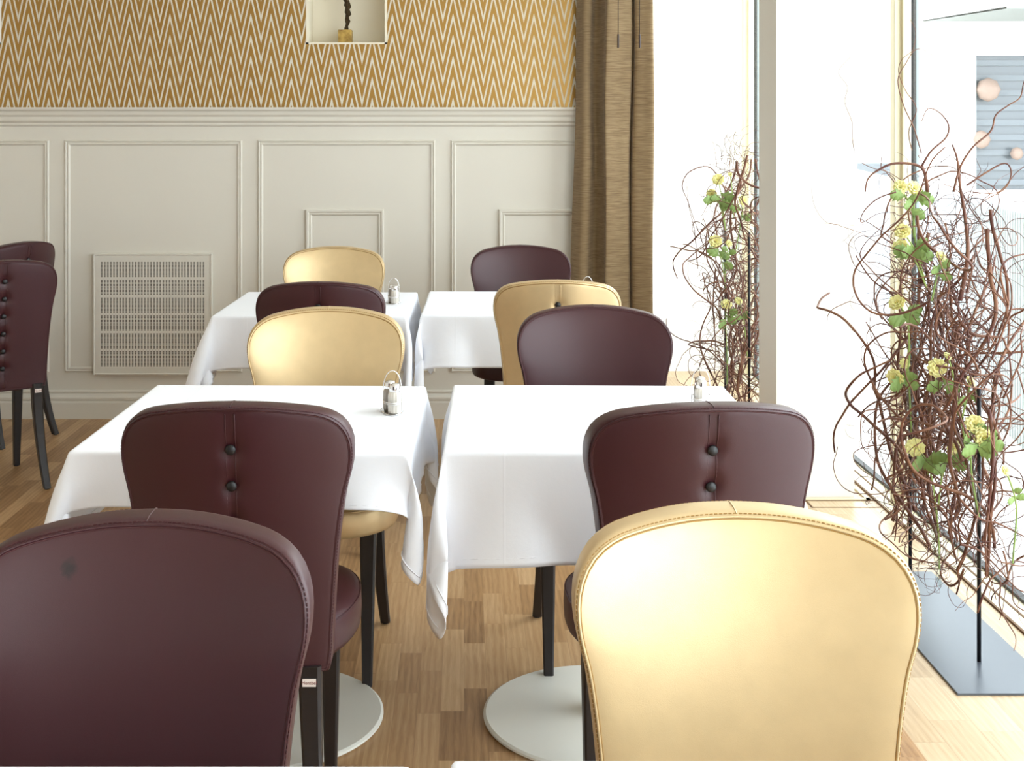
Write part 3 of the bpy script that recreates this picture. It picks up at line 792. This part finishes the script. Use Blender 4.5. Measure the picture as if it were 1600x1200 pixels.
for i, (px, D, rz, lab) in enumerate(((613, 3.085, 8, 'wire caddy of salt and pepper shakers on the near left tablecloth'), (1095, 3.13, -18, 'wire caddy of glass shakers on the near right tablecloth, behind the burgundy chair top'),
                                      (615, 5.05, 5, 'small wire caddy of shakers on the rear left tablecloth'), (918, 5.10, 0, 'wire caddy on the rear right tablecloth, only its loop handle above the gold chair'))):
    c_ = cr0 if i == 0 else copy_tree(cr0)
    c_.location = ((px-725)*D/2009, D, cz_); c_.rotation_euler = (0, 0, R(rz)); c_['label'] = lab; c_['group'] = 'salt and pepper caddies'

# ------------------------------------------------------------------ willow screens with flowers
def walk(rng, p0, d0, L, step, curl, home, tight):
    pts = [np.array(p0, float)]; d = np.array(d0, float); d /= np.linalg.norm(d); w = rng.randn(3)*0.5
    for _ in range(int(L/step)):
        w = 0.80*w+0.6*rng.randn(3); d = d+curl*np.cross(w, d)*0.5+curl*0.25*rng.randn(3)
        p = pts[-1]; h = (np.array([home[0], home[1], p[2]])-p); h[2] = 0
        d = d+tight*h+np.array([0, 0, 0.05])*np.sign(d0[2])
        d /= np.linalg.norm(d); pts.append(p+d*step)
    return np.array(pts)
def willow_screen(loc, cy, length, zlo, zhi, n_thick, n_mid, n_fine, seed, label, poles, plate, sp=0.035):
    """local frame: x across the screen (thin), y along it; the plate lies on the floor"""
    rng = np.random.RandomState(seed)
    root = empty('willow_screen', loc, label=label, cat='floral arrangement')
    MB().box(*plate, 0, 0.006).build('base_plate', M['steel_plate'], root, bevel=0.001)
    for py, top in poles:
        MB().tube([(0, py, 0.006), (0, py, top)], 0.0055, 10).build('pole', M['pole'], root, smooth=True)
    def P0(z=None):
        return (rng.randn()*0.035, rng.uniform(-0.5, 0.5)*length, rng.uniform(zlo, zlo+0.5) if z is None else z)
    def smooth(pts, k=3):
        return np.array([list(q) for q in catmull([tuple(p) for p in pts], k)])
    for i in range(n_thick):
        L = rng.uniform(0.5, 1.0); up = 1 if rng.rand() < 0.8 else -1
        z0 = rng.uniform(zlo, zlo+0.45) if up > 0 else rng.uniform(zhi-0.3, zhi)
        y0 = rng.uniform(-0.5, 0.5)*length
        pts = walk(rng, (rng.randn()*sp, y0, z0), (rng.randn()*0.15, rng.randn()*0.25, up), min(L, (zhi-z0) if up > 0 else L), 0.045, 0.34, (0, y0*0.8), 0.9)
        pts = smooth(pts); r0 = rng.uniform(0.0036, 0.0062)
        rad = np.linspace(r0, r0*0.5, len(pts))
        MB().tube(pts, rad, 7).build('branch', M['willow'], root, smooth=True)
    b = MB()
    for i in range(n_mid):
        y0 = rng.uniform(-0.55, 0.55)*length; z0 = rng.uniform(zlo, zhi-0.25)
        pts = walk(rng, (rng.randn()*sp*1.2, y0, z0), (rng.randn()*0.3, rng.randn()*0.5, 1 if rng.rand() < 0.75 else -0.8), rng.uniform(0.3, 0.8), 0.030, 0.55, (0, y0*0.8), 1.0)
        pts = pts[(pts[:, 2] > zlo-0.05) & (pts[:, 2] < zhi+0.12)]
        if len(pts) < 4: continue
        pts = smooth(pts, 2); r0 = rng.uniform(0.0016, 0.0036); b.tube(pts, np.linspace(r0, r0*0.4, len(pts)), 5)
    o = b.build('woven_branches', M['willow'], root, smooth=True); o['kind'] = 'stuff'
    b = MB()
    for i in range(n_fine):
        y0 = rng.uniform(-0.5, 0.5)*length; z0 = rng.uniform(zlo, zhi)
        a = rng.uniform(0, 2*math.pi); k = 0.6+0.9*rng.rand()
        pts = walk(rng, (rng.randn()*sp, y0, z0), (0.7*math.cos(a)*k*0.6, math.sin(a)*k, rng.uniform(-0.3, 1.1)), rng.uniform(0.12, 0.42), 0.018, 0.60, (0, y0), -0.1)
        pts = pts[pts[:, 2] > zlo-0.14]
        if len(pts) < 4: continue
        pts = smooth(pts, 2); r0 = rng.uniform(0.0010, 0.0018); b.tube(pts, np.linspace(r0, 0.0004, len(pts)), 4)
    o = b.build('fine_twigs', M['twig'], root, smooth=True); o['kind'] = 'stuff'
    return root
def spike(root, pts, r):
    MB().tube([list(q) for q in catmull(pts, 6)], np.linspace(r, r*0.35, (len(pts)-1)*6+1), 6).build('branch', M['willow'], root, smooth=True)
def flower(px, py, D, size, face, stem, label, parent_tube=None, leaves=2, seed=0, group=None, tube=None):
    """bloom centre at pixel (px,py) at depth D; stem = list of further pixel points at about the same depth"""
    k = 2009/D; W = lambda a, b_, dd=0.0: Vector(((a-725)/k*(D+dd)/D, D+dd, EYE-(b_-207)/k*(D+dd)/D))
    c0 = W(px, py); pts = [c0]+[W(a, b_) for a, b_ in stem]; base = pts[-1]
    size *= 1.28
    root = empty('ranunculus', base, label=label, cat='flower', group=group)
    loc = lambda p: tuple(p-base)
    MB().tube([loc(q) for q in catmull([tuple(p) for p in pts], 8)], 0.0024, 7).build('stem', M['stem'], root, smooth=True)
    # bloom: layered cupped petals around the facing direction
    rng = random.Random(seed); ax = Vector(face).normalized(); qt = ax.to_track_quat('Z', 'Y'); b = MB()
    for layer, (nr, rad, tilt) in enumerate(((5, 0.35, 0.25), (7, 0.6, 0.6), (9, 0.85, 0.95), (9, 1.0, 1.3))):
        for i in range(nr):
            an = 2*math.pi*(i+0.5*(layer % 2))/nr+rng.uniform(-0.1, 0.1); R_ = size*rad
            v = []; f = []; m_ = 6
            for a in range(m_):
                for c in range(5):
                    t = a/(m_-1); s_ = (c-2)/2; wd = R_*0.62*math.sin(math.pi*(0.18+0.72*t))
                    out = R_*math.sin(t*tilt)/max(0.6, math.sin(min(1.57, tilt))); up = R_*(0.85-0.15*layer)*math.sin(t*1.5)*(1.0 if tilt < 1 else 0.75)
                    cup = -0.25*R_*s_*s_*t
                    p = Vector((out+cup, s_*wd, up-0.15*R_*(t > 0.9)*abs(s_)+rng.uniform(-.03, .03)*R_)); p.rotate(Matrix.Rotation(an, 3, 'Z').to_euler()); p.rotate(qt); v.append(p+(c0-base)-ax*R_*0.3)
            for a in range(m_-1):
                for c in range(4): f.append((a*5+c, (a+1)*5+c, (a+1)*5+c+1, a*5+c+1))
            b.add(v, f)
    b.build('bloom', M['petal'], root, smooth=True)
    for i in range(leaves):
        t = 0.3+0.5*i/max(1, leaves); at = pts[0].lerp(pts[1], min(1, t*1.4)) if len(pts) == 2 else pts[min(len(pts)-1, 1)].lerp(pts[0], rng.uniform(0, .6))
        an = rng.choice((-1, 1))*rng.uniform(0.6, 1.3)+(0 if i % 2 else math.pi*0); side = (-1 if i % 2 else 1); L = size*rng.uniform(1.6, 2.4)
        v = []; f = []; n_ = 12; dirv = Vector((side*rng.uniform(0.5, 1), rng.uniform(-.4, .1), rng.uniform(-0.8, 0.5))).normalized(); sidev = dirv.cross(Vector((0.2*side, 1, 0.15))).normalized(); nrm = dirv.cross(sidev)
        o = at-base
        prof = [0.04, 0.04, 0.12, 0.42, 0.50, 0.34, 0.46, 0.52, 0.30, 0.34, 0.26, 0.02]
        for a in range(n_):
            t_ = a/(n_-1); w_ = prof[a]*L*0.75
            for c in (-1, 0, 1): v.append(o+dirv*(t_*L+(0.12*L if c else 0)*(prof[a] > .4))+sidev*(c*w_)+nrm*(0.12*L*math.sin(t_*2.2)+(0.06*L*abs(c))))
        for a in range(n_-1):
            for c in (0, 1): f.append((a*3+c, (a+1)*3+c, (a+1)*3+c+1, a*3+c+1))
        lf = mesh_obj('leaf', v, f, M['leaf'], root); q = lf.modifiers.new('t', 'SOLIDIFY'); q.thickness = 0.0006
    if tube is not None:
        (ax_, ay_), (bx_, by_) = tube; A = W(ax_, ay_); B = W(bx_, by_)
        gt = MB(); n_ = 10; pp = [A.lerp(B, t_) for t_ in np.linspace(0, 1, n_)]
        rr = [0.0085]+[0.0078]*(n_-3)+[0.0062, 0.0015]
        gl = gt.tube([tuple(p-A) for p in pp], rr, 14, cap=False).build('glass_tube', M['tube_glass'], None, smooth=True)
        gl.location = A; return root, gl
    return root, None

NEAR_D = 3.6
near = willow_screen((1.350, 3.62, 0), 0, 0.62, 0.16, 1.22, 44, 160, 330, 11,
    'tall screen of tangled curly willow branches standing on a steel plate by the window', ((-0.25, 0.72), (0.27, 0.80)), (-0.130, 0.127, -0.442, 0.44))
# a few long branches that the photograph shows leaving the bundle
def W(px, py, D):
    k = 2009/D; return ((px-725)/k-1.350, D-3.62, EYE-(py-207)/k)
LONG = [
 ([(1425, 235, 3.75), (1420, 205, 3.72), (1432, 170, 3.7), (1414, 140, 3.7), (1404, 112, 3.68), (1410, 92, 3.66), (1426, 78, 3.66), (1431, 50, 3.65), (1422, 30, 3.65)], .0016),
 ([(1440, 240, 3.6), (1428, 200, 3.6), (1412, 165, 3.6), (1403, 125, 3.6), (1416, 98, 3.6), (1430, 78, 3.6), (1448, 80, 3.6), (1465, 98, 3.6), (1460, 120, 3.6), (1446, 145, 3.6)], .0018),
 ([(1440, 260, 3.5), (1455, 236, 3.5), (1478, 215, 3.5), (1482, 195, 3.5), (1468, 176, 3.5), (1450, 170, 3.5), (1440, 190, 3.5)], .0034),
 ([(1490, 300, 3.3), (1500, 262, 3.3), (1520, 230, 3.3), (1548, 205, 3.3), (1556, 180, 3.3), (1575, 165, 3.3), (1594, 152, 3.3), (1600, 128, 3.3), (1612, 100, 3.3)], .0032),
 ([(1420, 290, 3.7), (1390, 270, 3.7), (1362, 262, 3.7), (1340, 248, 3.7), (1332, 218, 3.7), (1331, 190, 3.7), (1320, 160, 3.7), (1324, 135, 3.7), (1310, 112, 3.7), (1330, 88, 3.7)], .0013),
 ([(1440, 352, 3.6), (1400, 358, 3.6), (1362, 370, 3.6), (1340, 362, 3.6), (1310, 352, 3.6), (1288, 345, 3.6), (1272, 320, 3.6), (1268, 292, 3.6)], .0014),
 ([(1400, 375, 3.6), (1360, 352, 3.6), (1330, 352, 3.6), (1300, 350, 3.6), (1282, 349, 3.6)], .001),
 ([(1400, 300, 3.6), (1372, 310, 3.6), (1350, 330, 3.6), (1346, 348, 3.6), (1372, 334, 3.6), (1400, 332, 3.6)], .0024),
 ([(1420, 470, 3.55), (1380, 440, 3.55), (1360, 420, 3.55), (1344, 400, 3.55), (1352, 380, 3.55), (1372, 360, 3.55), (1390, 340, 3.55)], .0026),
 ([(1410, 640, 3.5), (1370, 640, 3.5), (1348, 646, 3.5), (1345, 680, 3.5), (1350, 702, 3.5), (1370, 722, 3.5), (1382, 760, 3.5), (1390, 790, 3.5)], .0022),
 ([(1450, 300, 3.5), (1440, 262, 3.5), (1400, 255, 3.5), (1372, 266, 3.5), (1356, 280, 3.5), (1352, 300, 3.5)], .0050),
 ([(1500, 470, 3.4), (1512, 400, 3.4), (1508, 340, 3.4), (1500, 290, 3.4), (1496, 250, 3.4), (1488, 226, 3.4)], .0062),
 ([(1498, 500, 3.4), (1520, 522, 3.4), (1548, 526, 3.4), (1566, 528, 3.4), (1574, 545, 3.4), (1582, 552, 3.4)], .0055),
 ([(1495, 1010-420, 3.4), (1490, 650, 3.4), (1484, 720, 3.4), (1500, 790, 3.4), (1484, 820, 3.4), (1488, 850, 3.4), (1494, 872, 3.4)], .0062),
 ([(1545, 640, 3.3), (1552, 700, 3.3), (1546, 780, 3.3), (1540, 840, 3.3), (1541, 902, 3.3)], .0055),
 ([(1400, 700, 3.75), (1396, 760, 3.75), (1402, 800, 3.75), (1398, 845, 3.75)], .0048),
 ([(1500, 780, 3.3), (1530, 810, 3.3), (1560, 818, 3.3), (1600, 838, 3.3), (1630, 850, 3.3)], .0040),
 ([(1500, 850, 3.3), (1530, 860, 3.3), (1556, 884, 3.3), (1590, 920, 3.3), (1620, 932, 3.3)], .0034),
 ([(1470, 820, 3.4), (1500, 836, 3.4), (1540, 872, 3.4), (1570, 910, 3.4), (1600, 924, 3.4)], .0026),
 ([(1550, 560, 3.2), (1566, 520, 3.2), (1580, 480, 3.2), (1578, 440, 3.2), (1560, 420, 3.2), (1530, 400, 3.2)], .0030),
 ([(1530, 480, 3.2), (1545, 420, 3.2), (1556, 380, 3.2), (1580, 345, 3.2), (1610, 342, 3.2)], .0018),
 ([(1510, 290, 3.2), (1540, 270, 3.2), (1570, 255, 3.2), (1580, 270, 3.2), (1570, 295, 3.2), (1540, 312, 3.2), (1520, 330, 3.2)], .0026),
 ([(1520, 300, 3.2), (1560, 300, 3.2), (1590, 268, 3.2), (1620, 250, 3.2)], .0018),
 ([(1540, 900, 3.2), (1520, 930, 3.2), (1505, 940, 3.2), (1492, 955, 3.2)], .0012),
 ([(1440, 880, 3.5), (1478, 845, 3.5), (1460, 830, 3.5), (1432, 822, 3.5)], .0014),
 ([(1382, 812, 3.6), (1400, 802, 3.6), (1420, 786, 3.6), (1445, 790, 3.6)], .0034),
]
for P_, r_ in LONG:
    spike(near, [W(*p) for p in P_], r_)
far = willow_screen((1.262, 5.95, 0), 0, 0.66, 0.10, 1.34, 30, 110, 210, 23,
    'smaller looking screen of curly willow between the curtain and the column', ((-0.26, 0.95), (0.26, 0.95)), (-0.12, 0.125, -0.40, 0.40), 0.05)
def FW(px, py, D):
    k = 2009/D; return ((px-725)/k-1.262, D-5.95, EYE-(py-207)/k)
for P_, r_ in [
 ([(1135, 300, 6.1), (1110, 262, 6.1), (1078, 268, 6.1), (1066, 290, 6.1), (1075, 315, 6.1), (1085, 345, 6.1), (1098, 380, 6.1), (1102, 420, 6.1)], .0036),
 ([(1120, 260, 6.1), (1116, 230, 6.1), (1108, 208, 6.1), (1100, 186, 6.1)], .0016),
 ([(1140, 260, 6.1), (1142, 225, 6.1), (1122, 202, 6.1), (1100, 188, 6.1)], .0014),
 ([(1075, 285, 6.1), (1050, 280, 6.1), (1036, 272, 6.1), (1034, 262, 6.1), (1046, 262, 6.1), (1056, 272, 6.1)], .0009),
 ([(1090, 420, 6.1), (1085, 360, 6.1), (1076, 320, 6.1), (1072, 270, 6.1)], .0028),
 ([(1110, 520, 6.1), (1080, 500, 6.1), (1066, 515, 6.1), (1054, 510, 6.1)], .001),
 ([(1115, 560, 6.1), (1090, 536, 6.1), (1070, 540, 6.1), (1052, 536, 6.1)], .001),
 ([(1118, 420, 6.1), (1114, 480, 6.1), (1118, 540, 6.1), (1116, 585, 6.1)], .0046),
 ([(1170, 560, 6.1), (1150, 602, 6.1), (1132, 602, 6.1)], .004)]:
    spike(far, [FW(*p) for p in P_], r_)

G1 = 'pale yellow ranunculus in the tall willow screen'; G2 = 'pale yellow ranunculus in the smaller willow screen'
F_ = [
 (1407, 292, 3.62, .017, (-.3, -1, .2), [(1425, 330), (1428, 372)], 'topmost yellow flower in the tall willow screen, left of its twin', None),
 (1429, 294, 3.62, .019, (.2, -1, .5), [(1428, 330), (1430, 380)], 'topmost yellow flower in the tall willow screen, right of its twin', ((1428, 335), (1428, 400))),
 (1410, 361, 3.6, .020, (-.5, -1, .8), [(1430, 392), (1446, 440)], 'yellow flower tilted up, in the upper middle of the tall screen', None),
 (1408, 388, 3.6, .021, (-.4, -1, .1), [(1428, 404), (1448, 450)], 'round yellow flower just below the upturned one in the tall screen', None),
 (1471, 400, 3.45, .014, (.5, -1, .8), [(1464, 430), (1456, 470)], 'small yellow bud alone at the upper right of the tall screen', ((1468, 412), (1456, 480))),
 (1401, 472, 3.6, .021, (-.7, -.6, .7), [(1418, 500), (1420, 560)], 'yellow flower seen side-on in the left middle of the tall screen', None),
 (1398, 590, 3.55, .021, (-.7, -.8, -.3), [(1414, 588), (1421, 560), (1420, 520)], 'drooping yellow flower above a pair of green leaves on the left of the tall screen', None),
 (1414, 568, 3.58, .013, (.1, -1, .4), [(1420, 600), (1424, 676)], 'small yellow flower at the mouth of the left glass tube', ((1420, 590), (1424, 686))),
 (1465, 575, 3.45, .022, (-.2, -1, .2), [(1484, 612), (1502, 660), (1508, 700)], 'large open yellow flower in the centre of the tall screen', None),
 (1481, 556, 3.45, .010, (.5, -.8, .8), [(1490, 590), (1500, 650)], 'tiny yellow bud just above the large central flower', None),
 (1517, 596, 3.4, .013, (.6, -.8, .6), [(1510, 625), (1503, 655)], 'small half-open yellow bud right of the central flower', None),
 (1523, 662, 3.35, .021, (-.3, -1, .7), [(1512, 690), (1514, 720)], 'yellow flower on the lower right, upper one of an overlapping pair', None),
 (1537, 685, 3.33, .022, (.1, -1, -.1), [(1520, 700), (1518, 740), (1530, 810)], 'yellow flower on the lower right, lower one of an overlapping pair', ((1513, 690), (1532, 822))),
 (1430, 699, 3.5, .022, (-.4, -1, .6), [(1448, 720), (1458, 760), (1466, 830), (1468, 890)], 'tilted yellow flower low on the left of the tall screen', ((1458, 820), (1469, 920))),
 (1490, 700, 3.45, .018, (.3, -1, -.2), [(1474, 735), (1466, 790)], 'yellow flower low in the middle of the tall screen', None),
 (1572, 735, 3.3, .012, (.5, -1, .6), [(1588, 790), (1584, 860), (1582, 880)], 'small yellow flower at the lower right edge by a hanging glass tube', ((1588, 800), (1581, 892))),
]
F2 = [
 (1122, 280, 5.80, .024, (-.3, -1, .6), [(1128, 310), (1134, 360)], 'topmost yellow flower of the smaller willow screen, tilted up', None),
 (1112, 304, 5.80, .022, (-.7, -1, -.1), [(1124, 318), (1134, 360)], 'yellow flower just below the topmost one, facing left, in the smaller screen', None),
 (1162, 313, 5.80, .021, (.2, -1, .3), [(1158, 345), (1150, 390)], 'yellow flower at the upper right of the smaller screen, by the column', ((1160, 335), (1152, 395))),
 (1141, 272, 5.82, .010, (.2, -1, .8), [(1144, 300), (1146, 340)], 'tiny yellow bud at the top of the smaller willow screen', None),
 (1118, 377, 5.80, .026, (-.2, -1, .5), [(1128, 410), (1134, 450)], 'largest yellow flower in the middle of the smaller willow screen', ((1132, 360), (1132, 430))),
 (1139, 380, 5.80, .015, (.4, -1, .5), [(1136, 400), (1132, 440)], 'small yellow flower right beside the largest one in the smaller screen', None),
 (1135, 475, 5.80, .022, (-.1, -1, .9), [(1134, 500), (1136, 560), (1136, 600)], 'lowest yellow flower of the smaller screen on a long straight stem', ((1136, 540), (1136, 606))),
 (1154, 470, 5.80, .016, (.3, -1, .7), [(1162, 500), (1168, 560)], 'pale yellow flower right of the lowest one in the smaller screen', None)]
for lst, G, par in ((F_, G1, near), (F2, G2, far)):
    for i, (a, b_, D, s, fc, st, lab, tb) in enumerate(lst):
        r_, gl = flower(a, b_, D, s, fc, st, lab, leaves=0 if s < .012 else 3, seed=i+len(lst)*5, group=G, tube=tb)
        if gl:
            gl.location = Vector(gl.location)-Vector(par.location); gl.parent = par

# ------------------------------------------------------------------ outside
struct(MB().box(1.76, 22, -12, 30, -0.10, -0.06).build('floor', M['pavement'])).name = 'ground'
bd = empty('building', (6.0, 14.0, -0.06), label='white building across the street with a grey shop window banded by reflections', cat='building')
k14 = 2009/14.0; bx = lambda px: (px-725)/k14-6.0; bz = lambda py: EYE+(207-py)/k14+0.06
fb = MB(); fb.box(-4.0, bx(1525), 0, 0.3, 0, 6); fb.box(bx(1525), bx(1525)+4.5, 0, 0.3, bz(86), 6); fb.box(bx(1525), bx(1525)+4.5, 0, 0.3, 0, bz(297)); fb.box(bx(1525)+4.5, 9, 0, 0.3, 0, 6)
fb.build('wall', M['facade'], bd)
wn2 = MB().box(bx(1525), bx(1525)+4.5, 0.12, 0.14, bz(297), bz(86)).build('shop_window', M['facade_glass'], bd)
sb = MB()
for q in range(9): zz = bz(297)+(bz(86)-bz(297))*(q+0.5)/9; sb.box(bx(1525), bx(1525)+4.5, 0.09, 0.11, zz-0.03, zz+0.03)
sb.build('reflection_bands', M['facade_reflection'], wn2)  # horizontal reflections in the shop glass, modelled as pale bands
aw = MB(); aw.add([(bx(1440), 0, bz(32)), (bx(1500), -1.2, bz(27)), (bx(1500)+5, -1.2, bz(27)), (bx(1500)+5, 0, bz(-40)), (bx(1440), 0, bz(30)),
                   (bx(1440), 0, bz(34)), (bx(1500), -1.2, bz(30)), (bx(1500)+5, -1.2, bz(30)), (bx(1500)+5, 0, bz(30))], [(0, 1, 2, 3), (5, 6, 7, 8), (1, 2, 7, 6)])
aw.build('awning', M['awning'], bd)
for (px, py, r_) in ((1545, 140, .13), (1534, 218, .10), (1590, 240, .07)):
    lt = MB().lathe([(0.01, -r_), (r_*.7, -r_*.7), (r_, 0), (r_*.7, r_*.7), (0.01, r_)], 16, (bx(px), 0.02, bz(py))); lt.build('peach_blob', M['orange'], bd, smooth=True)  # dull peach spheres at the shop window
# ribbed fence on the pavement
A = Vector((3.73, 12.2, -0.06)); B = Vector((2.45, 5.2, -0.06)); dv = (B-A); Lf = dv.length; ang = math.atan2(dv.y, dv.x)
fe = empty('fence', A, ang, label='pale ribbed translucent fence along the pavement outside the window', cat='fence')
MB().box(0, Lf, -0.01, 0.01, 0, 1.08).build('fence_sheet', M['ribbed'], fe)
rbm = MB(); q = 0.0
while q < Lf: rbm.box(q, q+0.008, -0.016, 0.016, 0.0, 1.10); q += 0.05
rbm.build('ribs', M['ribline'], fe)
sg = empty('signboard', (4.2, 12.9, 1.02), label='small grey signboard above the fence outside, left of the tall willow screen', cat='sign')
MB().box(-0.26, 0.26, -0.02, 0.02, -0.065, 0.065).build('board', M['facade_glass'], sg)
MB().box(-0.02, 0.02, 0.0, 0.03, -1.08, -0.05).build('post', M['alu'], sg)
